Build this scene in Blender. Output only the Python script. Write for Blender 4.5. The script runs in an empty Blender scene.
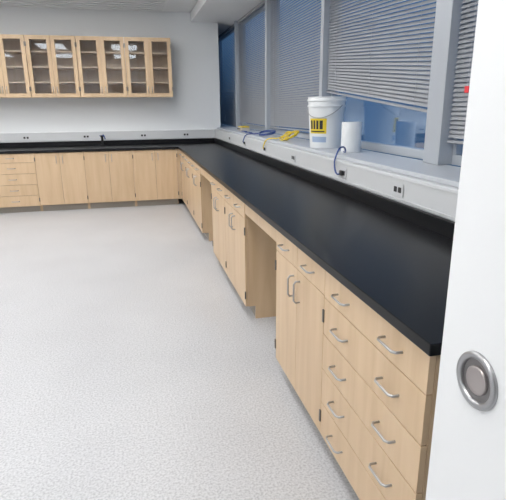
import bpy, bmesh, math, random
from mathutils import Vector, Matrix
random.seed(3)
S=bpy.context.scene
try:
    S.view_settings.view_transform='Standard'
except Exception: pass
COL=S.collection

# ------------------------------------------------------------ materials
def mat(name,col,rough=.5,metal=0,spec=.5,emis=None,estr=0,bump=None):
    m=bpy.data.materials.new(name); m.use_nodes=True
    b=m.node_tree.nodes['Principled BSDF']
    b.inputs['Base Color'].default_value=(*col,1); b.inputs['Roughness'].default_value=rough
    b.inputs['Metallic'].default_value=metal; b.inputs['Specular IOR Level'].default_value=spec
    if emis:
        b.inputs['Emission Color'].default_value=(*emis,1); b.inputs['Emission Strength'].default_value=estr
    if bump:
        nt=m.node_tree; tc=nt.nodes.new('ShaderNodeTexCoord'); n=nt.nodes.new('ShaderNodeTexNoise'); n.inputs['Scale'].default_value=bump[0]
        bp=nt.nodes.new('ShaderNodeBump'); bp.inputs['Strength'].default_value=bump[1]; bp.inputs['Distance'].default_value=.002
        nt.links.new(tc.outputs['Object'],n.inputs['Vector']); nt.links.new(n.outputs['Fac'],bp.inputs['Height']); nt.links.new(bp.outputs['Normal'],b.inputs['Normal'])
    return m
def ramp(nt,fac,stops):
    r=nt.nodes.new('ShaderNodeValToRGB'); e=r.color_ramp.elements
    e[0].position=stops[0][0]; e[0].color=(*stops[0][1],1); e[1].position=stops[-1][0]; e[1].color=(*stops[-1][1],1)
    for s in stops[1:-1]:
        x=e.new(s[0]); x.color=(*s[1],1)
    nt.links.new(fac,r.inputs['Fac']); return r
def wood(name,c1,c2,c3,rough=.38):
    m=mat(name,c2,rough,spec=.4); nt=m.node_tree; b=nt.nodes['Principled BSDF']
    tc=nt.nodes.new('ShaderNodeTexCoord'); oi=nt.nodes.new('ShaderNodeObjectInfo')
    ad=nt.nodes.new('ShaderNodeVectorMath'); ad.operation='ADD'
    cm=nt.nodes.new('ShaderNodeCombineXYZ'); mu=nt.nodes.new('ShaderNodeMath'); mu.operation='MULTIPLY'; mu.inputs[1].default_value=37
    nt.links.new(oi.outputs['Random'],mu.inputs[0])
    for k in 'XYZ': nt.links.new(mu.outputs[0],cm.inputs[k])
    nt.links.new(tc.outputs['Object'],ad.inputs[0]); nt.links.new(cm.outputs[0],ad.inputs[1])
    mp=nt.nodes.new('ShaderNodeMapping'); mp.inputs['Scale'].default_value=(9,9,.9)
    nt.links.new(ad.outputs[0],mp.inputs['Vector'])
    n=nt.nodes.new('ShaderNodeTexNoise'); n.inputs['Scale'].default_value=1.6; n.inputs['Detail'].default_value=5; n.inputs['Distortion'].default_value=.5
    nt.links.new(mp.outputs[0],n.inputs['Vector'])
    r=ramp(nt,n.outputs['Fac'],[(.25,c1),(.5,c2),(.75,c3)])
    mx=nt.nodes.new('ShaderNodeMix'); mx.data_type='RGBA'; mx.blend_type='MULTIPLY'; mx.inputs[0].default_value=1
    rr=ramp(nt,oi.outputs['Random'],[(0,(.94,.93,.92)),(1,(1.0,1.0,1.0))])
    nt.links.new(r.outputs[0],mx.inputs[6]); nt.links.new(rr.outputs[0],mx.inputs[7]); nt.links.new(mx.outputs[2],b.inputs['Base Color'])
    return m
M_wood=wood('maple_wood',(.545,.385,.235),(.605,.44,.28),(.65,.485,.32))
M_wood_in=wood('maple_interior',(.60,.46,.32),(.66,.52,.38),(.70,.56,.42),.5)
M_edge=mat('reveal_dark',(.12,.085,.055),.7)
M_black=mat('epoxy_black',(.0045,.005,.0065),.33,spec=.24,bump=(260,.10))
M_kick=mat('rubber_base_grey',(.33,.30,.26),.6)
M_metal=mat('brushed_steel',(.42,.42,.43),.30,1)
M_dmetal=mat('hinge_steel',(.18,.17,.16),.4,.9)
M_race=mat('raceway_enamel',(.60,.615,.63),.4)
M_sill=mat('sill_paint',(.50,.525,.56),.45)
M_frame=mat('anodised_frame',(.43,.46,.50),.4,.1)
M_dark=mat('dark_plastic',(.02,.02,.022),.45)
M_wall=mat('wall_paint',(.75,.77,.785),.75,bump=(120,.08))
M_ceil=mat('ceiling_paint',(.80,.81,.82),.8)
M_door=mat('door_paint',(.77,.78,.79),.45)
M_blind=mat('blind_slat',(.32,.33,.35),.45)
M_white=mat('white_plastic',(.78,.80,.81),.35)
M_yel=mat('yellow_vinyl',(.80,.60,.03),.4)
M_blue=mat('blue_vinyl',(.02,.06,.24),.4)
M_red=mat('red_tag',(.7,.03,.04),.5)
M_tan=mat('clear_plastic_tan',(.50,.47,.42),.35)

def floor_mat():
    m=mat('vinyl_floor',(.6,.6,.6),.40,spec=.42); nt=m.node_tree; b=nt.nodes['Principled BSDF']
    tc=nt.nodes.new('ShaderNodeTexCoord')
    n=nt.nodes.new('ShaderNodeTexNoise'); n.inputs['Scale'].default_value=100; n.inputs['Detail'].default_value=2
    nt.links.new(tc.outputs['Object'],n.inputs['Vector'])
    r=ramp(nt,n.outputs['Fac'],[(.34,(.39,.395,.41)),(.5,(.505,.51,.525)),(.66,(.575,.58,.595))])
    n2=nt.nodes.new('ShaderNodeTexNoise'); n2.inputs['Scale'].default_value=1.6; n2.inputs['Detail'].default_value=6
    nt.links.new(tc.outputs['Object'],n2.inputs['Vector'])
    r2=ramp(nt,n2.outputs['Fac'],[(.3,(.92,.92,.92)),(.7,(1,1,1))])
    mx=nt.nodes.new('ShaderNodeMix'); mx.data_type='RGBA'; mx.blend_type='MULTIPLY'; mx.inputs[0].default_value=1
    nt.links.new(r.outputs[0],mx.inputs[6]); nt.links.new(r2.outputs[0],mx.inputs[7]); nt.links.new(mx.outputs[2],b.inputs['Base Color'])
    return m
M_floor=floor_mat()
def glass_mat(name,tint,gl):
    m=bpy.data.materials.new(name); m.use_nodes=True; nt=m.node_tree; nt.nodes.clear()
    o=nt.nodes.new('ShaderNodeOutputMaterial'); t=nt.nodes.new('ShaderNodeBsdfTransparent'); t.inputs[0].default_value=(*tint,1)
    g=nt.nodes.new('ShaderNodeBsdfGlossy'); g.inputs['Roughness'].default_value=.03; g.inputs[0].default_value=(.85,.92,1,1)
    x=nt.nodes.new('ShaderNodeMixShader'); x.inputs[0].default_value=gl
    nt.links.new(t.outputs[0],x.inputs[1]); nt.links.new(g.outputs[0],x.inputs[2]); nt.links.new(x.outputs[0],o.inputs[0]); return m
M_glass=glass_mat('window_glass',(.85,.92,1),.20)
M_cglass=glass_mat('cabinet_glass',(.92,.93,.94),.03)

# ------------------------------------------------------------ helpers
def empty(name):
    e=bpy.data.objects.new(name,None); e.empty_display_size=.1; COL.objects.link(e); return e
def finish(name,bm,m,parent=None,smooth=False):
    me=bpy.data.meshes.new(name); bm.normal_update(); bm.to_mesh(me); bm.free()
    for x in (m if isinstance(m,list) else [m]): me.materials.append(x)
    if smooth:
        for p in me.polygons: p.use_smooth=True
    o=bpy.data.objects.new(name,me); COL.objects.link(o)
    if parent: o.parent=parent
    return o
def addbox(bm,a,b,mi=0):
    lo=[min(a[i],b[i]) for i in range(3)]; hi=[max(a[i],b[i]) for i in range(3)]
    vs=[bm.verts.new((x,y,z)) for x in (lo[0],hi[0]) for y in (lo[1],hi[1]) for z in (lo[2],hi[2])]
    for f in ((0,1,3,2),(4,6,7,5),(0,4,5,1),(2,3,7,6),(0,2,6,4),(1,5,7,3)):
        fa=bm.faces.new([vs[i] for i in f]); fa.material_index=mi
def box(name,a,b,m,parent=None,bev=0):
    return boxes(name,[(a,b)],m,parent,bev)
def boxes(name,lst,m,parent=None,bev=0):
    bm=bmesh.new()
    for t in lst: addbox(bm,t[0],t[1],t[2] if len(t)>2 else 0)
    bmesh.ops.recalc_face_normals(bm,faces=bm.faces)
    o=finish(name,bm,m,parent)
    if bev:
        d=o.modifiers.new('bev','BEVEL'); d.width=bev; d.segments=2
    return o
def curve(name,pts,r,m,parent=None,cyclic=False,smooth=True,res=4):
    c=bpy.data.curves.new(name,'CURVE'); c.dimensions='3D'; c.bevel_depth=r; c.bevel_resolution=res; c.resolution_u=8; c.use_fill_caps=True
    if smooth:
        s=c.splines.new('BEZIER'); s.bezier_points.add(len(pts)-1)
        for i,p in enumerate(pts):
            q=s.bezier_points[i]; q.co=p; q.handle_left_type=q.handle_right_type='AUTO'
    else:
        s=c.splines.new('POLY'); s.points.add(len(pts)-1)
        for i,p in enumerate(pts): s.points[i].co=(*p,1)
    s.use_cyclic_u=cyclic
    o=bpy.data.objects.new(name,c); COL.objects.link(o); c.materials.append(m)
    if parent: o.parent=parent
    return o
def lathe(name,prof,m,parent=None,seg=48,loc=(0,0,0)):
    bm=bmesh.new(); rings=[]
    for r,z in prof:
        rings.append([bm.verts.new((loc[0]+max(r,1e-4)*math.cos(2*math.pi*i/seg),loc[1]+max(r,1e-4)*math.sin(2*math.pi*i/seg),loc[2]+z)) for i in range(seg)])
    for a,b in zip(rings,rings[1:]):
        for i in range(seg): bm.faces.new((a[i],a[(i+1)%seg],b[(i+1)%seg],b[i]))
    bmesh.ops.remove_doubles(bm,verts=bm.verts,dist=1e-5)
    bmesh.ops.recalc_face_normals(bm,faces=bm.faces)
    o=finish(name,bm,m,parent,True)
    try:
        o.data.set_sharp_from_angle(angle=math.radians(40))
    except Exception: pass
    return o

def TR(u,v,z): return (0.02+v,u,z)          # right run: front x=.02
def TB(u,v,z): return (u,7.92+v,z)          # back run: front y=7.92
def pull(T,u,z,vert,parent,ln=.105):
    h=ln/2; d=-.030
    ax=(lambda s,v:T(u,v,z+s)) if vert else (lambda s,v:T(u+s,v,z))
    pts=[ax(-h,0.0),ax(-h,d*.7),ax(-h+.012,d),ax(h-.012,d),ax(h,d*.7),ax(h,0.0)]
    curve('pull',pts,.0044,M_metal,parent,smooth=False)
Z0,Z1=.10,.878
def carcass(T,u0,u1,p):
    a,b=u0+.0005,u1-.0005
    boxes('carcass',[(T(a,.021,Z0),T(a+.018,.075,Z1)),(T(a,.075,0),T(a+.018,.60,Z1)),
        (T(b-.018,.021,Z0),T(b,.075,Z1)),(T(b-.018,.075,0),T(b,.60,Z1)),
        (T(a+.0185,.035,Z0+.001),T(b-.0185,.58,Z0+.019)),(T(a+.0185,.582,Z0),T(b-.0185,.60,Z1)),(T(a+.0185,.035,Z1-.019),T(b-.0185,.58,Z1))],M_wood,p)
    box('face_reveal',T(u0+.0195,.022,Z0+.002),T(u1-.0195,.034,Z1-.002),M_edge,p)
    box('toe_kick',T(u0+.0195,.08,0),T(u1-.0195,.58,Z0-.001),M_kick,p)
G=.0018
def front(T,u0,u1,z0,z1,p,n='door_panel'):
    box(n,T(u0+G,0,z0+G),T(u1-G,.020,z1-G),M_wood,p,.0012)
def hinge(T,u,z,p):
    boxes('hinge',[(T(u-.007,-.006,z-.028),T(u+.007,.003,z+.028))],M_dmetal,p,.002)
def drawers(T,u0,u1,rows,p,pulls=2):
    carcass(T,u0,u1,p); z=Z1-.004
    for h in rows:
        front(T,u0,u1,z-h,z,p,'drawer_front')
        for k in range(pulls):
            pull(T,u0+(u1-u0)*(k+.5)/pulls,z-h*.5,False,p)
        z-=h
def doors(T,u0,u1,p,top=True,split=None,hz=None):
    carcass(T,u0,u1,p); zt=Z1-.004; m=split if split else (u0+u1)/2
    if top:
        h=.118
        front(T,u0,m,zt-h,zt,p,'drawer_front'); front(T,m,u1,zt-h,zt,p,'drawer_front')
        pull(T,(u0+m)/2,zt-h/2,False,p); pull(T,(m+u1)/2,zt-h/2,False,p); zt-=h
    front(T,u0,m,Z0,zt,p); front(T,m,u1,Z0,zt,p)
    hz=hz or zt-.10
    pull(T,m-.045,hz,True,p); pull(T,m+.045,hz,True,p)
    for uu in (u0,u1):
        hinge(T,uu,Z0+.09,p); hinge(T,uu,zt-.09,p)
R5=[.126]+[.162]*4
e=empty('drawer_base_cabinet'); drawers(TR,1.045,1.795,R5,e)
for a,b in ((1.795,2.51),(3.30,4.06),(4.06,4.78),(5.58,6.34),(6.34,7.10),(7.10,7.86)):
    e=empty('base_cabinet'); doors(TR,a,b,e,top=True)
for a,b in ((2.51,3.30),(4.78,5.58)):
    e=empty('knee_space_apron')
    box('apron_board',TR(a+.001,.004,Z1-.085),TR(b-.001,.022,Z1),M_wood,e)
    box('rear_panel',TR(a+.001,.60,.0),TR(b-.001,.615,Z1),M_wall,e)
e=empty('drawer_base_cabinet'); drawers(TB,-2.76,-2.10,[.13]+[.162]*4,e,1)
for a,b in ((-2.10,-1.41),(-1.41,-.70),(-.70,-.03),(-3.44,-2.76),(-4.14,-3.44)):
    e=empty('base_cabinet'); doors(TB,a,b,e,top=False)
box('cabinet_filler_strip',(-.029,7.925,.10),(.039,7.945,.878),M_wood)

# ---------------- countertop
X0,W=0.0,.698; CY0=1.02; L=7.9; YB=8.598; XL=-4.3
e=empty('laboratory_countertop')
bm=bmesh.new()
pts=[(X0,CY0),(W-.001,CY0),(W-.001,YB-.001),(XL,YB-.001),(XL,L),(X0,L)]
b_=[bm.verts.new((x,y,.881)) for x,y in pts]; t_=[bm.verts.new((x,y,.916)) for x,y in pts]
bm.faces.new(b_[::-1]); bm.faces.new(t_)
for i in range(6): bm.faces.new((b_[i],b_[(i+1)%6],t_[(i+1)%6],t_[i]))
bmesh.ops.recalc_face_normals(bm,faces=bm.faces)
o=finish('countertop_slab',bm,M_black,e); d=o.modifiers.new('b','BEVEL'); d.width=.003; d.segments=2
boxes('backsplash',[((W-.022,CY0,.9165),(W-.002,YB-.002,.993)),((XL,YB-.022,.9165),(W-.023,YB-.002,.993))],M_black,e,.001)
# ---------------- raceway + outlets
def raceway(name,a,b,axis):
    e=empty(name); zb,zt=.994,1.138
    if axis=='y':
        boxes('channel_body',[((W,a,zb),(W+.055,b,zt))],M_race,e,.004)
        boxes('cover_lip',[((W-.004,a,zb+.014),(W+.002,b,zb+.020)),((W-.004,a,zt-.020),(W+.002,b,zt-.014))],M_race,e)
    else:
        boxes('channel_body',[((a,YB,zb),(b,YB+.055,zt))],M_race,e,.004)
        boxes('cover_lip',[((a,YB-.004,zb+.014),(b,YB+.002,zb+.020)),((a,YB-.004,zt-.020),(b,YB+.002,zt-.014))],M_race,e)
    return e
er=raceway('power_raceway',.985,YB+.055,'y'); eb=raceway('power_raceway',XL,W-.004,'x')
def outlet(y=None,x=None):
    e=empty('duplex_outlet'); z=1.062
    if y is not None:
        box('plate',(W-.007,y-.055,z-.034),(W-.0042,y+.055,z+.034),M_race,e,.001)
        boxes('sockets',[((W-.010,y-.038,z-.015),(W-.0065,y-.008,z+.015)),((W-.010,y+.008,z-.015),(W-.0065,y+.038,z+.015))],M_dark,e,.002)
    else:
        box('plate',(x-.055,YB-.007,z-.034),(x+.055,YB-.0042,z+.034),M_race,e,.001)
        boxes('sockets',[((x-.038,YB-.010,z-.015),(x-.008,YB-.0065,z+.015)),((x+.008,YB-.010,z-.015),(x+.038,YB-.0065,z+.015))],M_dark,e,.002)
for y in (1.55,2.45,3.20,4.3,5.3,6.3,7.3): outlet(y=y)
for x in (-2.3,-1.4,-.5,.2): outlet(x=x)

# ---------------- upper glass cabinets
def upper(u0,u1):
    e=empty('wall_cabinet'); y0,y1,z0,z1=8.29,8.652,1.66,2.52; t=.019
    boxes('carcass',[((u0,y0,z0),(u0+t,y1,z1)),((u1-t,y0,z0),(u1,y1,z1)),((u0+t,y0,z0),(u1-t,y1,z0+t)),((u0+t,y0,z1-t),(u1-t,y1,z1)),((u0+t,y1-.012,z0+t),(u1-t,y1,z1-t)),((( u0+u1)/2-.012,y0,z0+t),((u0+u1)/2+.012,y0+.02,z1-t))],M_wood_in,e)
    for k in range(1,4):
        zz=z0+(z1-z0)*k/4
        box('shelf',(u0+t,y0+.03,zz-.01),(u1-t,y1-.014,zz+.01),M_wood_in,e)
    m=(u0+u1)/2; f=.055
    for a,b in ((u0,m),(m,u1)):
        a+=.002;b-=.002
        boxes('door_frame',[((a,y0-.021,z0),(a+f,y0-.001,z1)),((b-f,y0-.021,z0),(b,y0-.001,z1)),((a+f,y0-.021,z0),(b-f,y0-.001,z0+f)),((a+f,y0-.021,z1-f),(b-f,y0-.001,z1))],M_wood,e)
        box('glass_pane',(a+f-.004,y0-.013,z0+f-.004),(b-f+.004,y0-.009,z1-f+.004),M_cglass,e)
    for uu in (m-.028,m+.028):
        c=[(uu,y0-.021,z0+.06),(uu,y0-.045,z0+.065),(uu,y0-.05,z0+.075),(uu,y0-.05,z0+.135),(uu,y0-.045,z0+.145),(uu,y0-.021,z0+.15)]
        curve('pull',c,.0046,M_metal,e,smooth=False)
    for uu in (u0+.006,u1-.006):
        for zz in (z0+.12,z1-.12): box('hinge',(uu-.006,y0-.026,zz-.03),(uu+.006,y0-.02,zz+.03),M_dmetal,e)
for a,b in ((-.70,-.01),(-1.395,-.705),(-2.09,-1.40),(-2.785,-2.095),(-3.48,-2.79)): upper(a,b)

# ---------------- room shell
ZC=2.95; YW=8.655; YF=-.35; XR=1.25; XLW=-5.2; YE=10.9
box('floor',(XLW-.1,YF-1.6,-.1),(XR,YE,0),M_floor)
box('ceiling',(XLW-.1,YF-.1,ZC),(XR,YE,ZC+.1),M_ceil)
box('wall_back',(XLW,YW,0),(.80,YW+.12,ZC),M_wall)
box('wall_left',(XLW-.1,YF,0),(XLW,YW+.12,ZC),M_wall)
box('wall_right',(.756,YF,0),(1.24,YE,1.137),M_wall)
box('wall_window_return',(.60,YE-.1,0),(1.25,YE,ZC),M_wall)
box('wall_adjoining_room',(.50,YW+.121,0),(.60,YE,ZC),M_wall)
boxes('wall_front',[((XLW,YF-.1,0),(-1.15,YF,ZC)),((-1.15,YF-.1,2.13),(-.16,YF,ZC)),((-.16,YF-.1,0),(XR,YF,ZC))],M_wall)
box('ceiling_bulkhead',(.36,YF,2.81),(1.24,YE,ZC-.001),M_ceil)
box('window_sill',(.735,YF,1.139),(1.10,YE-.1,1.165),M_sill,None,.004)
box('trim_1',(-.155,YF+.001,0),(-.10,YF+.015,2.17),M_door)
box('baseboard_left',(XLW,YF,0),(XLW+.012,YW,.1),M_kick)
boxes('wall_hallway',[((-2.2,YF-1.5,0),(.8,YF-1.4,2.6)),((-2.2,YF-1.4,2.6),(.8,YF-.1,2.7)),((-2.3,YF-1.5,0),(-2.2,YF-.1,2.7)),((.8,YF-1.5,0),(.9,YF-.1,2.7))],M_wall)

# ---------------- windows + mullions + blinds
mull=[(.72,.075),(2.69,.08),(4.56,.035),(6.52,.04),(8.44,.04)]
lim=[(-.35,-.35)]+[(y-h,y+h) for y,h in mull]+[(YE-.1,YE-.1)]
for i in range(len(lim)-1):
    e=empty('window_%d'%(i+1)); a=lim[i][1]; b=lim[i+1][0]
    boxes('frame',[((1.12,a,1.166),(1.19,b,1.225)),((1.12,a,2.75),(1.19,b,2.81)),((1.12,a,1.225),(1.19,a+.03,2.75)),((1.12,b-.03,1.225),(1.19,b,2.75))],M_frame,e,.003)
    box('glass',(1.15,a+.028,1.22),(1.156,b-.028,2.755),M_glass,e)
    if i>0: box('mullion_cover',(1.03,lim[i][0],1.166),(1.20,lim[i][1],2.81),M_frame,e,.004)
def blind(y0,y1,zf0,zf1):
    e=empty('venetian_blind'); xc=1.085; top=2.765; bm=bmesh.new(); wd=.030; tilt=math.radians(54)
    n=int(round((top-(zf0+zf1)/2)/.0255))
    dx,dz=math.cos(tilt)*wd/2,math.sin(tilt)*wd/2
    for k in range(n):
        t=(k+1)/(n+1)
        za=top+(zf0-top)*t; zb=top+(zf1-top)*t
        vs=[bm.verts.new(p) for p in ((xc-dx,y0,za-dz),(xc-dx,y1,zb-dz),(xc-.001,y1,zb+.003),(xc+dx,y1,zb+dz),(xc+dx,y0,za+dz),(xc-.001,y0,za+.003))]
        bm.faces.new((vs[0],vs[1],vs[2],vs[5])); bm.faces.new((vs[5],vs[2],vs[3],vs[4]))
    finish('slats',bm,M_blind,e)
    box('head_rail',(xc-.02,y0,top),(xc+.02,y1,top+.04),M_blind,e)
    bm=bmesh.new()
    vs=[bm.verts.new((x,y,z)) for (y,z) in ((y0,zf0),(y1,zf1)) for x in (xc-.013,xc+.013) for z in (z-.016,z)]
    for f in ((0,1,3,2),(4,6,7,5),(0,4,5,1),(2,3,7,6),(0,2,6,4),(1,5,7,3)): bm.faces.new([vs[i] for i in f])
    bmesh.ops.recalc_face_normals(bm,faces=bm.faces); finish('bottom_rail',bm,M_blind,e)
    for t in (.12,.5,.88):
        y=y0+(y1-y0)*t; zb=zf0+(zf1-zf0)*t
        curve('ladder_cord',[(xc-.014,y,top),(xc-.014,y,zb)],.0012,M_blind,e,smooth=False,res=1)
g=.008
B=[(zz) for zz in ((1.31,1.31),(1.31,1.31),(1.47,1.64),(1.27,1.25),(1.24,1.25),(1.20,1.20))]
for i in range(6):
    blind(lim[i][1]+g,lim[i+1][0]-g,*B[i])
e=empty('blind_pull_tag'); box('tag',(1.045,2.42,1.565),(1.05,2.455,1.60),M_red,e,.002); curve('cord',[(1.048,2.4375,1.60),(1.048,2.4375,2.75)],.0012,M_frame,e,smooth=False)

# ---------------- ceiling vent and light panels
e=empty('ceiling_vent')
lst=[]; y=7.63
box('dark_back',(-3.2,7.60,2.945),(-.10,8.42,2.949),M_dark,e)
while y<8.36:
    lst.append(((-3.2,y,2.925),(-.10,y+.08,2.944))); y+=.16
boxes('louvre_blades',lst,M_white,e)
boxes('vent_frame',[((-3.24,7.57,2.92),(-.06,7.60,2.949)),((-3.24,8.42,2.92),(-.06,8.45,2.949)),((-.10,7.60,2.92),(-.06,8.42,2.949)),((-3.24,7.60,2.92),(-3.2,8.42,2.949))],M_white,e)
M_emit=mat('light_diffuser',(.9,.9,.9),.5,emis=(1,.99,.975),estr=10.3)
def lightpanel(x,y,sx=.6,sy=1.2):
    e=empty('ceiling_light_panel'); z=2.94
    box('diffuser',(x-sx/2,y-sy/2,z-.006),(x+sx/2,y+sy/2,z),M_emit,e)
    boxes('trim_frame',[((x-sx/2-.03,y-sy/2-.03,z-.01),(x-sx/2,y+sy/2+.03,ZC-.001)),((x+sx/2,y-sy/2-.03,z-.01),(x+sx/2+.03,y+sy/2+.03,ZC-.001)),((x-sx/2,y-sy/2-.03,z-.01),(x+sx/2,y-sy/2,ZC-.001)),((x-sx/2,y+sy/2,z-.01),(x+sx/2,y+sy/2+.03,ZC-.001))],M_white,e)
for y in (.6,2.9,5.2): 
    for x in (-.7,-2.4,-4.1): lightpanel(x,y)
for x in (-.7,-2.4,-4.1): lightpanel(x,6.8)

# ---------------- door with flush pull
e=empty('door_1'); DX=-.20
box('door_leaf',(DX,-.20,.008),(DX+.045,.70,2.12),M_door,e,.002)
boxes('hinge_leaf',[((DX+.005,-.215,z),(DX+.04,-.199,z+.1)) for z in (.2,1.0,1.85)],M_metal,e)
pc=(DX,.600,1.085)
def ring(name,prof,m,seg=64):
    bm=bmesh.new(); rings=[]
    for r,h in prof:
        rings.append([bm.verts.new((pc[0]-h,pc[1]+r*math.cos(2*math.pi*i/seg),pc[2]+r*math.sin(2*math.pi*i/seg))) for i in range(seg)])
    for a,b in zip(rings,rings[1:]):
        for i in range(seg): bm.faces.new((a[i],a[(i+1)%seg],b[(i+1)%seg],b[i]))
    if prof[-1][0]<.03: bm.faces.new(rings[-1])
    bmesh.ops.recalc_face_normals(bm,faces=bm.faces)
    return finish(name,bm,m,e,True)
ring('pull_ring',[(.0465,.0002),(.0465,.004),(.045,.0065),(.041,.0070),(.037,.0065),(.035,.004),(.0345,.0006)],M_metal)
ring('pull_cup',[(.0345,.0008),(.030,.0007),(.012,.0006)],mat('pull_cup_shaded',(.22,.21,.21),.35,.8))  # nearly flat disk; darker colour carries the shade of a deeper cup
ring('pull_glint_plate',[(.024,.0008),(.0235,.0035),(.022,.005),(.016,.0035),(.006,.0030)],mat('pull_glint_metal',(.42,.38,.37),.3,.9))  # lighter inner plate standing in for the reflection inside the cup

# ---------------- sill items
SZ=1.1655
e=empty('plastic_bucket'); bx,by=.90,4.06
lathe('bucket_body',[(.0,0),(.128,0),(.131,.006),(.150,.33),(.158,.332),(.158,.345),(.151,.347),(.153,.375),(.160,.377),(.160,.388),(.154,.398),(.158,.412),(.150,.413),(.147,.39),(.125,.012),(0,.012)],M_white,e,loc=(bx,by,SZ))
def label(a0,a1,z0,z1,m,off=.0015,name='label'):
    bm=bmesh.new(); n=14; row=[]
    for i in range(n+1):
        a=math.radians(a0+(a1-a0)*i/n); c=[]
        for z in (z0,z1):
            r=.131+(.150-.131)*(z-.006)/.324+off
            c.append(bm.verts.new((bx+r*math.cos(a),by+r*math.sin(a),SZ+z)))
        row.append(c)
    for a,b in zip(row,row[1:]): bm.faces.new((a[0],b[0],b[1],a[1]))
    finish(name,bm,m,e,True)
label(185,250,.12,.24,M_yel,name='label_yellow')
for i,(a,b) in enumerate(((190,199),(203,211),(215,223),(227,238))): label(a,b,.155,.225,M_dark,.0025,'label_lettering')
label(190,244,.132,.142,M_dark,.0025,'label_line')
label(195,250,.05,.095,mat('label_blue',(.35,.45,.62),.5),name='label_small')
hp=[(bx+.162*math.cos(math.radians(t)), by+.162*math.sin(math.radians(t)), SZ+.345-.10*math.sin(math.radians((t-150)/150*180)) ) for t in range(150,301,10)]
curve('wire_bail',hp,.003,M_metal,e)
e=empty('paper_towel_roll')
lathe('roll',[(.020,.0),(.074,0),(.075,.003),(.075,.217),(.074,.22),(.020,.22),(.020,.0)],M_white,e,loc=(.925,3.60,SZ))
e=empty('blue_cable')
curve('cable',[(.88,3.70,SZ+.008),(.83,3.48,SZ+.012),(.79,3.42,SZ+.05),(.74,3.38,SZ+.045),(.70,3.35,SZ-.01),(.672,3.30,1.11),(.668,3.24,1.05),(.680,3.20,1.06)],.006,M_blue,e)
box('plug',(.672,3.178,1.045),(.688,3.215,1.078),M_dark,e,.003)
# coiled cords lying on the sill, tails plugged into the raceway outlets
e=empty('yellow_cord_coil')
pts=[]
for i in range(40):
    a=i*2*math.pi/10; k=i/40
    pts.append((.84+.06*k+.050*math.cos(a),4.98+.20*math.sin(a)*(1-.3*k)+.012*math.sin(i*1.7),SZ+.05+.040*math.cos(a+.4)+.008*math.sin(i*2.3)))
pts+= [(.80,5.20,SZ+.012),(.75,5.26,SZ+.010),(.705,5.28,SZ-.01),(.676,5.28,1.10),(.672,5.285,1.075),(.684,5.285,1.062)]
curve('cord',pts,.0058,M_yel,e)
box('plug',(.676,5.268,1.048),(.688,5.296,1.077),M_dark,e,.003)
e=empty('blue_cord_coil')
pts=[]
for i in range(30):
    a=i*2*math.pi/10; k=i/30
    pts.append((.84+.06*math.cos(a),5.80+.26*math.sin(a)+.03*math.sin(i*1.3),SZ+.030+.02*k+.022*math.cos(a+.3)))
pts+=[(.79,6.18,SZ+.012),(.75,6.26,SZ+.010),(.705,6.28,SZ-.01),(.676,6.28,1.10),(.672,6.285,1.075),(.684,6.285,1.062)]
curve('cord',pts,.0065,M_blue,e)
box('plug',(.676,6.268,1.048),(.688,6.296,1.077),M_dark,e,.003)
e=empty('blue_patch_cable')
curve('cord',[(.80,6.45,SZ+.007),(.86,6.6,SZ+.007),(.80,6.75,SZ+.007),(.86,6.9,SZ+.007),(.82,7.05,SZ+.007)],.006,M_blue,e)
e=empty('hand_tool_case'); box('case_body',(.84,7.15,SZ),(.96,7.42,SZ+.05),M_tan,e,.01); box('case_lid',(.842,7.152,SZ+.051),(.958,7.418,SZ+.065),M_yel,e,.005); curve('grip',[(.85,7.25,SZ+.03),(.825,7.26,SZ+.03),(.825,7.34,SZ+.03),(.85,7.35,SZ+.03)],.005,M_dark,e)
e=empty('bench_service_turret')
lathe('turret_base',[(0,0),(.04,0),(.04,.01),(.018,.02),(.018,.13),(.026,.14),(.026,.165),(0,.17)],M_dark,e,loc=(-1.15,8.47,.917))
curve('turret_nozzle',[(-1.15,8.47,1.06),(-1.13,8.42,1.09),(-1.11,8.37,1.07),(-1.10,8.35,1.03)],.009,M_blue,e)
curve('turret_handle',[(-1.19,8.47,1.075),(-1.11,8.47,1.075)],.008,M_blue,e,smooth=False)

# ---------------- world (dusk seen only through the glass)
w=bpy.data.worlds.new('dusk'); S.world=w; w.use_nodes=True; nt=w.node_tree; bg=nt.nodes['Background']
tc=nt.nodes.new('ShaderNodeTexCoord'); sp=nt.nodes.new('ShaderNodeSeparateXYZ'); nt.links.new(tc.outputs['Generated'],sp.inputs[0])
r=ramp(nt,sp.outputs['Z'],[(0.0,(.07,.13,.22)),(.04,(.11,.22,.37)),(.5,(.15,.28,.47))])
nt.links.new(r.outputs[0],bg.inputs['Color']); bg.inputs['Strength'].default_value=1.2

# ---------------- camera
cx,cz,yaw,pitch,roll,f=0.70711,1.50510,-0.23351,-0.28057,-0.00854,498.19622
cy_,sy=math.cos(yaw),math.sin(yaw); cp,spn=math.cos(pitch),math.sin(pitch)
fw=Vector((-sy*cp,cy_*cp,spn)); rt=Vector((cy_,sy,0)); up=rt.cross(fw)
cr,sr=math.cos(roll),math.sin(roll)
r2=cr*rt+sr*up; u2=-sr*rt+cr*up
cam=bpy.data.cameras.new('camera'); co=bpy.data.objects.new('camera',cam); COL.objects.link(co)
m=Matrix((r2,u2,-fw)).transposed().to_4x4(); m.translation=Vector((-cx,0,cz)); co.matrix_world=m
cam.sensor_fit='HORIZONTAL'; cam.sensor_width=36; cam.lens=36*f/506; cam.clip_start=.02
S.camera=co
